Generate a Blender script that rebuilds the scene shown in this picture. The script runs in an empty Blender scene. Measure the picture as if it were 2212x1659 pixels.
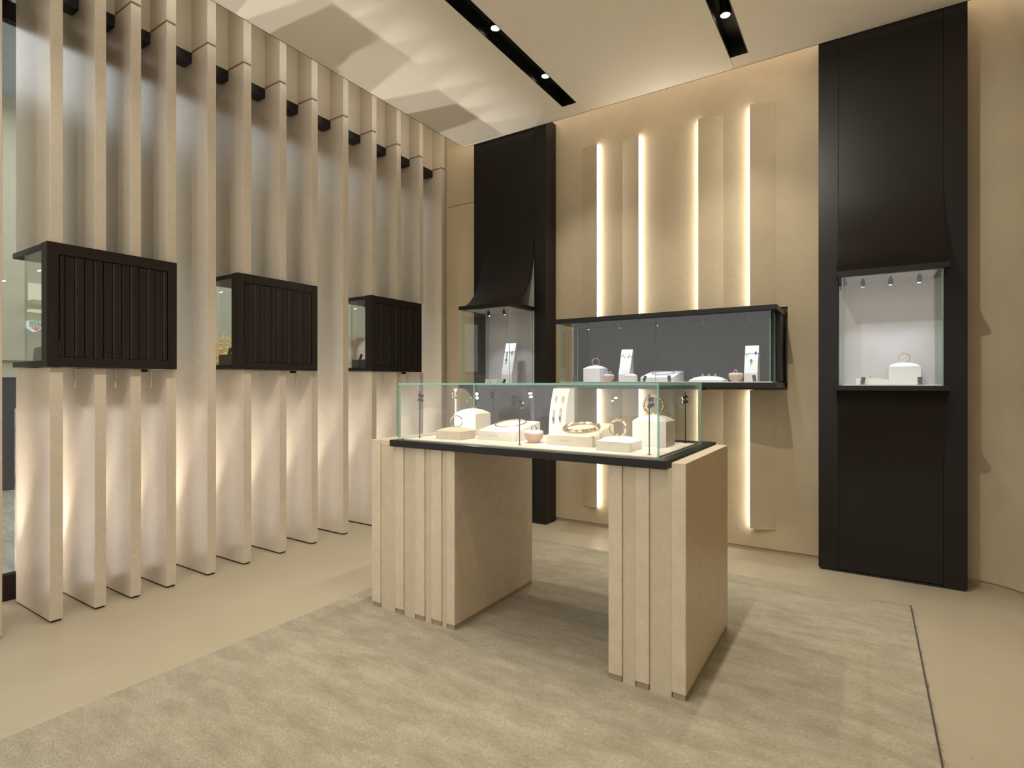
import bpy, math, random
from mathutils import Vector, Matrix
random.seed(7)
SC = bpy.context.scene
COL = SC.collection
R = math.radians
PI = math.pi

# ------------------------------------------------------------------ camera
cam_d = bpy.data.cameras.new('camera')
cam = bpy.data.objects.new('camera', cam_d)
COL.objects.link(cam)
cam.location = (0, 0, 1.25)
cam.rotation_euler = (R(90), 0, R(32.757))
cam_d.sensor_fit = 'HORIZONTAL'
cam_d.sensor_width = 36
cam_d.lens = 1190.7 / 2212 * 36
cam_d.shift_y = -1.5 / 2212
cam_d.clip_start = 0.05
SC.camera = cam

# ------------------------------------------------------------------ world, exposure, large lights
SC.view_settings.view_transform = 'Standard'
SC.view_settings.look = 'None'
SC.view_settings.gamma = 1
SC.view_settings.use_curve_mapping = False
SC.view_settings.exposure = 0.0
W = bpy.data.worlds.new('world')
SC.world = W
W.use_nodes = True
W.node_tree.nodes['Background'].inputs[0].default_value = (1.0, 0.97, 0.93, 1)
W.node_tree.nodes['Background'].inputs[1].default_value = 1.35
SC.cycles.transparent_max_bounces = 32
SC.cycles.max_bounces = 10
SC.cycles.diffuse_bounces = 5
SC.cycles.glossy_bounces = 5
SC.cycles.sample_clamp_indirect = 4.0

WARM = (1.0, 0.94, 0.84)
SOFT = (1.0, 0.94, 0.88)
COOL = (0.80, 0.86, 1.0)


def area(name, loc, rot, sx, sy, watt, col=WARM):
    l = bpy.data.lights.new(name, 'AREA')
    l.shape = 'RECTANGLE'
    l.size = sx
    l.size_y = sy
    l.energy = watt
    l.color = col
    o = bpy.data.objects.new(name, l)
    o.location = loc
    o.rotation_euler = rot
    COL.objects.link(o)
    return o


def spot(name, loc, target, watt, angle, blend=0.5, rad=0.02, col=WARM):
    l = bpy.data.lights.new(name, 'SPOT')
    l.energy = watt
    l.spot_size = R(angle)
    l.spot_blend = blend
    l.shadow_soft_size = rad
    l.color = col
    o = bpy.data.objects.new(name, l)
    o.location = loc
    d = Vector(target) - Vector(loc)
    o.rotation_euler = d.to_track_quat('-Z', 'Y').to_euler()
    COL.objects.link(o)
    return o


# cove lighting above the floating ceiling: along the back edge and along the stone fins
area('cove_light_back', (-1.33, 4.16, 3.80), (R(50), 0, 0), 4.2, 0.05, 9, (1.0, 0.84, 0.68))
area('cove_light_left', (-3.30, 2.3, 3.66), (R(90), 0, R(90)), 3.8, 0.05, 5, SOFT)
area('cove_light_right', (0.66, 2.4, 3.68), (R(58), 0, R(-90)), 3.4, 0.05, 9, (1.0, 0.86, 0.70))
# the mall concourse outside the shop windows
area('mall_light', (-6.3, 3.2, 4.5), (0, 0, 0), 3.5, 8.0, 200, (0.95, 0.98, 1.0))

# ------------------------------------------------------------------ materials


def nodes(name):
    m = bpy.data.materials.new(name)
    m.use_nodes = True
    nt = m.node_tree
    nt.nodes.clear()
    out = nt.nodes.new('ShaderNodeOutputMaterial')
    return m, nt, out


def N(nt, t, **kw):
    n = nt.nodes.new(t)
    for k, v in kw.items():
        if k in n.inputs:
            n.inputs[k].default_value = v
        else:
            setattr(n, k, v)
    return n


def c4(c, k=1.0):
    return (min(c[0] * k, 1), min(c[1] * k, 1), min(c[2] * k, 1), 1)


def mat(name, col, rough=0.5, metal=0.0, var=0.08, scale=(6, 6, 6), bump=0.0, bscale=150.0, spec=0.5, detail=4, second=None):
    m, nt, out = nodes(name)
    L = nt.links.new
    p = N(nt, 'ShaderNodeBsdfPrincipled')
    p.inputs['Roughness'].default_value = rough
    p.inputs['Metallic'].default_value = metal
    p.inputs['Specular IOR Level'].default_value = spec
    tc = N(nt, 'ShaderNodeTexCoord')
    mp = N(nt, 'ShaderNodeMapping')
    mp.inputs['Scale'].default_value = scale
    L(tc.outputs['Object'], mp.inputs[0])
    n1 = N(nt, 'ShaderNodeTexNoise', Scale=1.0, Detail=detail, Roughness=0.6)
    L(mp.outputs[0], n1.inputs['Vector'])
    rp = N(nt, 'ShaderNodeValToRGB')
    rp.color_ramp.elements[0].position = 0.3
    rp.color_ramp.elements[1].position = 0.7
    rp.color_ramp.elements[0].color = c4(col, 1 - var) if second is None else c4(second)
    rp.color_ramp.elements[1].color = c4(col, 1 + var)
    L(n1.outputs[0], rp.inputs[0])
    L(rp.outputs[0], p.inputs['Base Color'])
    if bump > 0:
        n2 = N(nt, 'ShaderNodeTexNoise', Scale=bscale, Detail=3.0)
        L(tc.outputs['Object'], n2.inputs['Vector'])
        b = N(nt, 'ShaderNodeBump', Strength=bump, Distance=0.01)
        L(n2.outputs[0], b.inputs['Height'])
        L(b.outputs[0], p.inputs['Normal'])
    L(p.outputs[0], out.inputs[0])
    return m


def stone(name, col, rough, fleck=1.0, bump=0.02, bscale=60, var=0.07):
    """beige limestone with pale shell flecks"""
    m, nt, out = nodes(name)
    L = nt.links.new
    p = N(nt, 'ShaderNodeBsdfPrincipled')
    p.inputs['Roughness'].default_value = rough
    tc = N(nt, 'ShaderNodeTexCoord')
    g = N(nt, 'ShaderNodeNewGeometry')
    n1 = N(nt, 'ShaderNodeTexNoise', Scale=11.0, Detail=7.0, Roughness=0.72, Distortion=0.4)
    L(g.outputs['Position'], n1.inputs['Vector'])
    rp = N(nt, 'ShaderNodeValToRGB')
    rp.color_ramp.elements[0].position = 0.3
    rp.color_ramp.elements[1].position = 0.72
    rp.color_ramp.elements[0].color = c4(col, 1 - var)
    rp.color_ramp.elements[1].color = c4(col, 1 + var)
    L(n1.outputs[0], rp.inputs[0])
    n2 = N(nt, 'ShaderNodeTexNoise', Scale=30.0, Detail=2.0, Distortion=2.2)
    L(g.outputs['Position'], n2.inputs['Vector'])
    r2 = N(nt, 'ShaderNodeValToRGB')
    r2.color_ramp.elements[0].position = 0.475
    r2.color_ramp.elements[0].color = (0, 0, 0, 1)
    r2.color_ramp.elements[1].position = 0.5
    r2.color_ramp.elements[1].color = (1, 1, 1, 1)
    e = r2.color_ramp.elements.new(0.525)
    e.color = (0, 0, 0, 1)
    L(n2.outputs[0], r2.inputs[0])
    mu = N(nt, 'ShaderNodeMath', operation='MULTIPLY')
    mu.inputs[1].default_value = 0.75 * fleck
    L(r2.outputs[0], mu.inputs[0])
    mx = N(nt, 'ShaderNodeMixRGB')
    mx.inputs[2].default_value = c4(col, 1.30)
    L(mu.outputs[0], mx.inputs[0])
    L(rp.outputs[0], mx.inputs[1])
    L(mx.outputs[0], p.inputs['Base Color'])
    n3 = N(nt, 'ShaderNodeTexNoise', Scale=bscale, Detail=3.0)
    L(g.outputs['Position'], n3.inputs['Vector'])
    b = N(nt, 'ShaderNodeBump', Strength=bump, Distance=0.01)
    L(n3.outputs[0], b.inputs['Height'])
    L(b.outputs[0], p.inputs['Normal'])
    L(p.outputs[0], out.inputs[0])
    return m


def emit(name, col, s):
    m, nt, out = nodes(name)
    e = N(nt, 'ShaderNodeEmission', Strength=s)
    e.inputs[0].default_value = c4(col)
    nt.links.new(e.outputs[0], out.inputs[0])
    return m


def glass(name, tint=(0.985, 0.995, 0.99), ior=1.54):
    """thin architectural pane: clear with a fresnel reflection"""
    m, nt, out = nodes(name)
    L = nt.links.new
    t = N(nt, 'ShaderNodeBsdfTransparent')
    t.inputs[0].default_value = c4(tint)
    g = N(nt, 'ShaderNodeBsdfGlossy', Roughness=0.0)
    # the fresnel node inverts the index on back faces; feed it the inverse there so a pane stays clear both ways
    gm = N(nt, 'ShaderNodeNewGeometry')
    mi = N(nt, 'ShaderNodeMix', data_type='FLOAT')
    mi.inputs[2].default_value = ior
    mi.inputs[3].default_value = 1.0 / ior
    L(gm.outputs['Backfacing'], mi.inputs[0])
    f = N(nt, 'ShaderNodeFresnel')
    L(mi.outputs[0], f.inputs[0])
    mx = N(nt, 'ShaderNodeMixShader')
    L(f.outputs[0], mx.inputs[0])
    L(t.outputs[0], mx.inputs[1])
    L(g.outputs[0], mx.inputs[2])
    L(mx.outputs[0], out.inputs[0])
    return m


def glass_edge(name, col):
    """the green ground edge of a pane"""
    m, nt, out = nodes(name)
    L = nt.links.new
    t = N(nt, 'ShaderNodeBsdfTransparent')
    t.inputs[0].default_value = c4((0.62, 0.86, 0.76))
    d = N(nt, 'ShaderNodeBsdfPrincipled', Roughness=0.15)
    d.inputs['Base Color'].default_value = c4(col)
    mx = N(nt, 'ShaderNodeMixShader')
    mx.inputs[0].default_value = 0.62
    L(t.outputs[0], mx.inputs[1])
    L(d.outputs[0], mx.inputs[2])
    L(mx.outputs[0], out.inputs[0])
    return m


def floor_mat():
    m, nt, out = nodes('terrazzo_floor')
    L = nt.links.new
    p = N(nt, 'ShaderNodeBsdfPrincipled', Roughness=0.38)
    g = N(nt, 'ShaderNodeNewGeometry')
    n1 = N(nt, 'ShaderNodeTexNoise', Scale=2.2, Detail=5.0, Roughness=0.6)
    L(g.outputs['Position'], n1.inputs['Vector'])
    rp = N(nt, 'ShaderNodeValToRGB')
    rp.color_ramp.elements[0].position = 0.3
    rp.color_ramp.elements[1].position = 0.7
    rp.color_ramp.elements[0].color = (0.40, 0.343, 0.236, 1)
    rp.color_ramp.elements[1].color = (0.44, 0.382, 0.268, 1)
    L(n1.outputs[0], rp.inputs[0])
    prev = rp.outputs[0]
    for sc, th, colr in ((24.0, 0.05, (0.20, 0.16, 0.11, 1)), (38.0, 0.06, (0.80, 0.72, 0.58, 1))):
        v = N(nt, 'ShaderNodeTexVoronoi', Scale=sc)
        L(g.outputs['Position'], v.inputs['Vector'])
        sp = N(nt, 'ShaderNodeSeparateColor')
        L(v.outputs['Color'], sp.inputs[0])
        lt = N(nt, 'ShaderNodeMath', operation='LESS_THAN')
        lt.inputs[1].default_value = 0.10
        L(sp.outputs[0], lt.inputs[0])
        ld = N(nt, 'ShaderNodeMath', operation='LESS_THAN')
        ld.inputs[1].default_value = th * 2
        L(v.outputs['Distance'], ld.inputs[0])
        mu = N(nt, 'ShaderNodeMath', operation='MULTIPLY')
        L(lt.outputs[0], mu.inputs[0])
        L(ld.outputs[0], mu.inputs[1])
        m2 = N(nt, 'ShaderNodeMath', operation='MULTIPLY')
        m2.inputs[1].default_value = 0.4
        L(mu.outputs[0], m2.inputs[0])
        mx = N(nt, 'ShaderNodeMixRGB')
        mx.inputs[2].default_value = colr
        L(m2.outputs[0], mx.inputs[0])
        L(prev, mx.inputs[1])
        prev = mx.outputs[0]
    L(prev, p.inputs['Base Color'])
    L(p.outputs[0], out.inputs[0])
    return m


def rug_mat():
    m, nt, out = nodes('viscose_rug')
    L = nt.links.new
    p = N(nt, 'ShaderNodeBsdfPrincipled', Roughness=0.85)
    p.inputs['Sheen Weight'].default_value = 0.25
    p.inputs['Specular IOR Level'].default_value = 0.15
    g = N(nt, 'ShaderNodeNewGeometry')
    prev = None
    mp = N(nt, 'ShaderNodeMapping')
    mp.inputs['Scale'].default_value = (2.6, 7.0, 1)
    L(g.outputs['Position'], mp.inputs[0])
    n1 = N(nt, 'ShaderNodeTexNoise', Scale=1.5, Detail=9.0, Roughness=0.74)
    L(mp.outputs[0], n1.inputs['Vector'])
    rp = N(nt, 'ShaderNodeValToRGB')
    rp.color_ramp.elements[0].position = 0.30
    rp.color_ramp.elements[1].position = 0.62
    rp.color_ramp.elements[0].color = (0.240, 0.200, 0.128, 1)
    rp.color_ramp.elements[1].color = (0.375, 0.335, 0.240, 1)
    L(n1.outputs[0], rp.inputs[0])
    mp2 = N(nt, 'ShaderNodeMapping')
    mp2.inputs['Scale'].default_value = (70, 260, 1)
    L(g.outputs['Position'], mp2.inputs[0])
    n2 = N(nt, 'ShaderNodeTexNoise', Scale=1.0, Detail=2.0)
    L(mp2.outputs[0], n2.inputs['Vector'])
    mx = N(nt, 'ShaderNodeMixRGB', blend_type='OVERLAY')
    mx.inputs[0].default_value = 0.55
    L(rp.outputs[0], mx.inputs[1])
    L(n2.outputs[0], mx.inputs[2])
    L(mx.outputs[0], p.inputs['Base Color'])
    b = N(nt, 'ShaderNodeBump', Strength=0.35, Distance=0.006)
    L(n2.outputs[0], b.inputs['Height'])
    L(b.outputs[0], p.inputs['Normal'])
    L(p.outputs[0], out.inputs[0])
    return m


def poster_mat():
    m, nt, out = nodes('poster_print')
    L = nt.links.new
    tc = N(nt, 'ShaderNodeTexCoord')
    n1 = N(nt, 'ShaderNodeTexNoise', Scale=2.2, Detail=1.0, Distortion=0.6)
    L(tc.outputs['Object'], n1.inputs['Vector'])
    rp = N(nt, 'ShaderNodeValToRGB')
    rp.color_ramp.elements[0].position = 0.36
    rp.color_ramp.elements[0].color = (0.30, 0.19, 0.11, 1)
    rp.color_ramp.elements[1].position = 0.62
    rp.color_ramp.elements[1].color = (0.80, 0.78, 0.80, 1)
    e = rp.color_ramp.elements.new(0.5)
    e.color = (0.62, 0.50, 0.40, 1)
    L(n1.outputs[0], rp.inputs[0])
    em = N(nt, 'ShaderNodeEmission', Strength=0.7)
    L(rp.outputs[0], em.inputs[0])
    L(em.outputs[0], out.inputs[0])
    return m


M = {}
M['floor'] = floor_mat()
M['rug'] = rug_mat()
M['rug_edge'] = mat('rug_edge', (0.055, 0.05, 0.045), 0.9)
M['wall'] = mat('stucco_wall', (0.455, 0.372, 0.242), 0.75, var=0.05, scale=(3, 3, 3), bump=0.22, bscale=45)
M['wall_smooth'] = mat('smooth_wall', (0.50, 0.405, 0.25), 0.55, var=0.04, scale=(3, 3, 3))
M['base'] = mat('baseboard_beige', (0.40, 0.30, 0.185), 0.6)
M['ceil'] = mat('plaster_ceiling', (0.85, 0.785, 0.66), 0.75, var=0.03, scale=(1.2, 1.2, 1.2))
M['plaster'] = mat('cap_plaster', (0.60, 0.53, 0.40), 0.6, var=0.04, scale=(3, 3, 3))
M['stone'] = stone('fin_limestone', (0.60, 0.525, 0.415), 0.30, var=0.05)
M['stone_front'] = M['stone']
M['ped'] = stone('pedestal_limestone', (0.60, 0.505, 0.37), 0.38, fleck=0.8, var=0.09)
M['ped_rough'] = stone('hammered_limestone', (0.56, 0.475, 0.34), 0.85, fleck=0.15, bump=0.4, bscale=220, var=0.06)
M['foot'] = mat('brown_foot', (0.33, 0.255, 0.165), 0.6)
M['black'] = mat('blackened_bronze', (0.0110, 0.0084, 0.0066), 0.34, spec=0.26, var=0.12, scale=(4, 4, 4), bump=0.02, bscale=300)
M['wood'] = mat('dark_stained_wood', (0.018, 0.0125, 0.0095), 0.42, spec=0.25, var=0.2, scale=(60, 60, 3))
M['track'] = mat('black_track', (0.006, 0.006, 0.006), 0.35)
M['metal'] = mat('black_metal', (0.012, 0.012, 0.013), 0.35)
M['void'] = mat('shadow_gap_black', (0.008, 0.007, 0.006), 0.6)
M['pale'] = mat('pale_panel', (0.50, 0.475, 0.46), 0.5, var=0.03)
M['fabric_dark'] = mat('charcoal_lining', (0.023, 0.0195, 0.017), 0.55, var=0.1, scale=(8, 8, 8), spec=0.3)
M['suede'] = mat('cream_suede', (0.70, 0.63, 0.51), 0.85, var=0.05, scale=(20, 20, 20), bump=0.06, bscale=500)
M['suede_tan'] = mat('tan_suede', (0.60, 0.51, 0.37), 0.85, var=0.06, scale=(22, 22, 22), bump=0.06, bscale=500)
M['suede_pale'] = mat('pale_suede', (0.72, 0.65, 0.55), 0.85, var=0.05, scale=(22, 22, 22), bump=0.06, bscale=500)
M['white'] = mat('white_leather', (0.80, 0.79, 0.78), 0.55, var=0.02)
M['pink'] = mat('blush_ceramic', (0.66, 0.42, 0.29), 0.45, var=0.04)
M['gold'] = mat('yellow_gold', (0.90, 0.70, 0.42), 0.16, metal=1.0, var=0.04)
M['rose'] = mat('rose_gold', (0.84, 0.60, 0.42), 0.18, metal=1.0, var=0.04)
M['silver'] = mat('white_gold', (0.62, 0.62, 0.66), 0.18, metal=1.0, var=0.04)
M['steel'] = mat('dark_titanium', (0.16, 0.17, 0.22), 0.25, metal=1.0)
M['sapphire'] = mat('blue_stone', (0.04, 0.10, 0.75), 0.1)
M['emerald'] = mat('green_stone', (0.02, 0.42, 0.10), 0.1)
M['ruby'] = mat('pink_stone', (0.65, 0.10, 0.14), 0.15)
M['gem'] = mat('clear_stone', (0.80, 0.80, 0.84), 0.08, spec=1.0)
M['deboss'] = mat('debossed_letters', (0.54, 0.45, 0.33), 0.9)
M['glass'] = glass('clear_glass')
M['edge'] = glass_edge('green_glass_edge', (0.33, 0.62, 0.50))
M['edge_clear'] = glass_edge('clear_glass_edge', (0.62, 0.64, 0.60))
M['led'] = emit('led_strip', (1.0, 0.92, 0.83), 22.0)
M['fin_led'] = emit('fin_led_strip', (1.0, 0.92, 0.86), 26.0)
M['lens'] = emit('downlight_lens', (1.0, 0.93, 0.82), 30.0)
M['lens_cool'] = emit('cool_lens', (0.86, 0.90, 1.0), 60.0)
M['lens_warm'] = emit('warm_lens', (1.0, 0.78, 0.48), 22.0)
M['mall_wall'] = mat('mall_wall', (0.40, 0.385, 0.29), 0.7, var=0.03)
M['mall_ceil'] = mat('mall_ceiling', (0.33, 0.40, 0.46), 0.7)
M['mall_floor'] = mat('mall_carpet', (0.33, 0.30, 0.25), 0.8, var=0.3, scale=(2, 14, 1), bump=0.2)
M['mall_dark'] = mat('mall_wainscot', (0.03, 0.032, 0.04), 0.5)
M['cove'] = emit('mall_cove_glow', (1.0, 0.93, 0.66), 1.0)
M['sign_green'] = emit('sign_green', (0.04, 0.34, 0.20), 0.9)
M['sign_red'] = emit('sign_red', (0.75, 0.16, 0.14), 0.9)
M['sign_white'] = emit('sign_white', (0.95, 0.97, 1.0), 1.1)
M['poster'] = poster_mat()
M['blossom'] = mat('golden_blossom', (0.85, 0.58, 0.16), 0.4, var=0.2)

# ------------------------------------------------------------------ mesh helpers


class MB:
    def __init__(s):
        s.v = []
        s.f = []
        s.mi = []

    def face(s, idx, m=0):
        s.f.append(idx)
        s.mi.append(m)

    def box(s, x0, x1, y0, y1, z0, z1, m=0, me=None):
        """me: material index of the narrow faces (glass edges)"""
        b = len(s.v)
        s.v += [(x0, y0, z0), (x1, y0, z0), (x1, y1, z0), (x0, y1, z0), (x0, y0, z1), (x1, y0, z1), (x1, y1, z1), (x0, y1, z1)]
        fs = [(3, 2, 1, 0), (4, 5, 6, 7), (0, 1, 5, 4), (2, 3, 7, 6), (1, 2, 6, 5), (3, 0, 4, 7)]
        dims = (abs(x1 - x0), abs(y1 - y0), abs(z1 - z0))
        thin = dims.index(min(dims))
        ax = (2, 2, 1, 1, 0, 0)
        for k, f in enumerate(fs):
            s.face([b + i for i in f], m if (me is None or ax[k] == thin) else me)
        return s

    def prism(s, poly, axis, a, b_, m=0):
        """poly in the plane of the other two axes (in order), extruded along axis from a to b_"""
        n = len(poly)
        b = len(s.v)
        for t in (a, b_):
            for p in poly:
                if axis == 'x':
                    s.v.append((t, p[0], p[1]))
                elif axis == 'y':
                    s.v.append((p[0], t, p[1]))
                else:
                    s.v.append((p[0], p[1], t))
        s.face([b + i for i in range(n)][::-1], m)
        s.face([b + n + i for i in range(n)], m)
        for i in range(n):
            j = (i + 1) % n
            s.face([b + i, b + j, b + n + j, b + n + i], m)
        return s

    def strip(s, prof, x0, x1, th, m=0):
        """a sheet: profile of (y, z) points extruded along x, thickness th towards +y"""
        n = len(prof)
        b = len(s.v)
        nor = []
        for i in range(n):
            p, q = prof[max(0, i - 1)], prof[min(n - 1, i + 1)]
            dy, dz = q[0] - p[0], q[1] - p[1]
            l = math.hypot(dy, dz) or 1
            ny, nz = -dz / l, dy / l
            if ny < 0:
                ny, nz = -ny, -nz
            nor.append((ny, nz))
        for x in (x0, x1):
            for k in (0, 1):
                for i, p in enumerate(prof):
                    s.v.append((x, p[0] + nor[i][0] * th * k, p[1] + nor[i][1] * th * k))
        f0, k0, f1, k1 = b, b + n, b + 2 * n, b + 3 * n
        for i in range(n - 1):
            s.face([f0 + i, f1 + i, f1 + i + 1, f0 + i + 1], m)
            s.face([k0 + i, k0 + i + 1, k1 + i + 1, k1 + i], m)
            s.face([f0 + i, f0 + i + 1, k0 + i + 1, k0 + i], m)
            s.face([f1 + i, k1 + i, k1 + i + 1, f1 + i + 1], m)
        s.face([f0, k0, k1, f1], m)
        s.face([f0 + n - 1, f1 + n - 1, k1 + n - 1, k0 + n - 1], m)
        return s

    def lathe(s, prof, cx, cy, cz, seg=24, m=0):
        b = len(s.v)
        n = len(prof)
        for k in range(seg):
            a = 2 * PI * k / seg
            for (r, z) in prof:
                s.v.append((cx + r * math.cos(a), cy + r * math.sin(a), cz + z))
        for k in range(seg):
            k2 = (k + 1) % seg
            for i in range(n - 1):
                s.face([b + k * n + i, b + k2 * n + i, b + k2 * n + i + 1, b + k * n + i + 1], m)
        if prof[0][0] > 1e-6:
            s.face([b + k * n for k in range(seg)][::-1], m)
        if prof[-1][0] > 1e-6:
            s.face([b + k * n + n - 1 for k in range(seg)], m)
        return s

    def tube(s, pts, r, seg=8, closed=False, m=0, caps=True):
        b = len(s.v)
        n = len(pts)
        P = [Vector(p) for p in pts]
        rr = r if isinstance(r, (list, tuple)) else [r] * n
        ref = None
        for i in range(n):
            if closed:
                t = P[(i + 1) % n] - P[i - 1]
            else:
                t = P[min(i + 1, n - 1)] - P[max(i - 1, 0)]
            t.normalize()
            if ref is None:
                ref = Vector((0, 0, 1)) if abs(t.z) < 0.9 else Vector((1, 0, 0))
            u = (ref - t * ref.dot(t))
            if u.length < 1e-6:
                u = t.orthogonal()
            u.normalize()
            ref = u
            w = t.cross(u)
            for k in range(seg):
                a = 2 * PI * k / seg
                q = P[i] + (u * math.cos(a) + w * math.sin(a)) * rr[i]
                s.v.append(tuple(q))
        for i in range(n if closed else n - 1):
            j = (i + 1) % n
            for k in range(seg):
                k2 = (k + 1) % seg
                s.face([b + i * seg + k, b + i * seg + k2, b + j * seg + k2, b + j * seg + k], m)
        if not closed and caps:
            s.face([b + k for k in range(seg)][::-1], m)
            s.face([b + (n - 1) * seg + k for k in range(seg)], m)
        return s

    def cyl(s, p0, p1, r, seg=14, m=0):
        return s.tube([p0, p1], r, seg, False, m)

    def ball(s, c, rx, ry=None, rz=None, seg=10, rings=6, m=0):
        ry = ry or rx
        rz = rz or rx
        prof = [(max(math.sin(PI * i / rings), 1e-4), -math.cos(PI * i / rings)) for i in range(rings + 1)]
        b = len(s.v)
        s.lathe([(p[0], p[1]) for p in prof], 0, 0, 0, seg, m)
        for i in range(b, len(s.v)):
            v = s.v[i]
            s.v[i] = (c[0] + v[0] * rx, c[1] + v[1] * ry, c[2] + v[2] * rz)
        return s

    def xform(s, mtx, start=0):
        for i in range(start, len(s.v)):
            s.v[i] = tuple(mtx @ Vector(s.v[i]))
        return s

    def build(s, name, mats, parent=None, org=None, smooth=False, bevel=0.0, kind=None, label=None):
        if not isinstance(mats, (list, tuple)):
            mats = [mats]
        if org is None:
            org = tuple(parent.location) if parent is not None and parent.get('_w') else (0, 0, 0)
            if parent is not None and parent.get('_w') is None:
                org = (0, 0, 0)
        me = bpy.data.meshes.new(name)
        ox, oy, oz = org
        me.from_pydata([(v[0] - ox, v[1] - oy, v[2] - oz) for v in s.v], [], s.f)
        for m in mats:
            me.materials.append(m)
        me.polygons.foreach_set('material_index', s.mi)
        if smooth:
            me.polygons.foreach_set('use_smooth', [True] * len(s.f))
            if hasattr(me, 'set_sharp_from_angle'):
                me.set_sharp_from_angle(angle=R(38))
        me.update()
        o = bpy.data.objects.new(name, me)
        COL.objects.link(o)
        if parent is not None:
            o.parent = parent
        else:
            o.location = org
        if bevel > 0:
            b = o.modifiers.new('bevel', 'BEVEL')
            b.width = bevel
            b.segments = 2
            b.limit_method = 'ANGLE'
        if kind:
            o['kind'] = kind
        if label:
            o['label'] = label
        return o


def tag(o, label, cat, group=None):
    o['label'] = label
    o['category'] = cat
    if group:
        o['group'] = group
    return o


def thing(name, loc, label, cat, group=None, rotz=0.0, world=True):
    """Empty at the thing's base; with world=True its parts are given in world coordinates"""
    o = bpy.data.objects.new(name, None)
    o.empty_display_size = 0.05
    o.location = loc
    o.rotation_euler = (0, 0, rotz)
    COL.objects.link(o)
    tag(o, label, cat, group)
    ORG[o.name] = tuple(loc) if world else (0, 0, 0)
    return o


ORG = {}


def part(mb, name, mats, parent, smooth=False, bevel=0.0, label=None, kind=None):
    root = parent
    while root.parent is not None:
        root = root.parent
    org = ORG.get(root.name, (0, 0, 0)) if parent.type == 'EMPTY' or root.type == 'EMPTY' else tuple(root.location)
    return mb.build(name, mats, parent, org=org, smooth=smooth, bevel=bevel, kind=kind, label=label)


def copy_tree(o, parent=None):
    c = o.copy()
    COL.objects.link(c)
    if parent is not None:
        c.parent = parent
    for ch in list(o.children):
        copy_tree(ch, c)
    return c


def struct(mb, name, mats, org=(0, 0, 0), parent=None, **kw):
    return mb.build(name, mats, parent, org=org, kind='structure', **kw)


def pane(mb_args, name, parent):
    return part(MB().box(*mb_args, m=0, me=1), name, [M['glass'], M['edge']], parent)


def text_mesh(body, size, extrude):
    cu = bpy.data.curves.new('lettering', 'FONT')
    cu.body = body
    cu.size = size
    cu.extrude = extrude
    cu.align_x = 'CENTER'
    cu.align_y = 'CENTER'
    cu.space_character = 1.15
    to = bpy.data.objects.new('lettering', cu)
    COL.objects.link(to)
    dg = bpy.context.evaluated_depsgraph_get()
    me = bpy.data.meshes.new_from_object(to.evaluated_get(dg))
    bpy.data.objects.remove(to)
    return me


# ------------------------------------------------------------------ the setting
WB = 4.43       # back wall
ZC = 3.526      # floating ceiling
YP = 4.245      # front of the dark wall columns


def XF(y):
    """front line of the row of fins"""
    return -3.568 - 0.030 * (y - 1.1)


struct(MB().box(-4.16, 1.2, -2.2, 4.75, -0.12, 0.0), 'floor', M['floor'])

# back wall with a niche behind the wide showcase, and two separate panels in the corner
wb = MB()
NX0, NX1, NZ0, NZ1 = -2.165, -0.480, 1.203, 1.805
wb.box(-4.16, NX0, WB, WB + 0.12, 0.034, 4.3)
wb.box(NX1, 0.521, WB, WB + 0.12, 0.034, 4.3)
wb.box(NX0, NX1, WB, WB + 0.12, 0.034, NZ0)
wb.box(NX0, NX1, WB, WB + 0.12, NZ1, 4.3)
wb.box(NX0, NX1, WB + 0.10, WB + 0.12, NZ0, NZ1)
wall_back = struct(wb, 'wall_back', M['wall'])
struct(MB().box(-3.630, -3.17, WB - 0.014, WB - 0.001, 3.062, 3.66), 'wall_panel', M['wall_smooth'], parent=wall_back)
struct(MB().box(-3.630, -3.17, WB - 0.014, WB - 0.001, 0.034, 3.054), 'wall_panel', M['wall_smooth'], parent=wall_back)
struct(MB().box(-4.16, 0.521, WB + 0.012, WB + 0.11, 0.0, 0.034), 'baseboard_back', M['base'])

# curved corner into the right wall
RC = 0.30
cw = MB()
cb = MB()
na = 18
for (mb, rr, z0, z1) in ((cw, RC, 0.034, 4.3), (cb, RC + 0.012, 0.0, 0.034)):
    inner, outer = [], []
    for i in range(na + 1):
        a = PI / 2 - (PI / 2) * i / na
        inner.append((0.52 + rr * math.cos(a), WB - RC + rr * math.sin(a)))
        outer.append((0.52 + (RC + 0.12) * math.cos(a), WB - RC + (RC + 0.12) * math.sin(a)))
    xw = 0.52 + rr
    inner.append((xw, -2.2))
    outer.append((0.52 + RC + 0.12, -2.2))
    n = len(inner)
    b = len(mb.v)
    for z in (z0, z1):
        mb.v += [(p[0], p[1], z) for p in inner] + [(p[0], p[1], z) for p in outer]
    for i in range(n - 1):
        mb.face([b + i, b + i + 1, b + 2 * n + i + 1, b + 2 * n + i])
        mb.face([b + n + i, b + 3 * n + i, b + 3 * n + i + 1, b + n + i + 1])
        mb.face([b + 2 * n + i, b + 2 * n + i + 1, b + 3 * n + i + 1, b + 3 * n + i])
        mb.face([b + i, b + n + i, b + n + i + 1, b + i + 1])
struct(cw, 'wall_right', M['wall'], smooth=True)
struct(cb, 'baseboard_right', M['base'], smooth=True)

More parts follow.
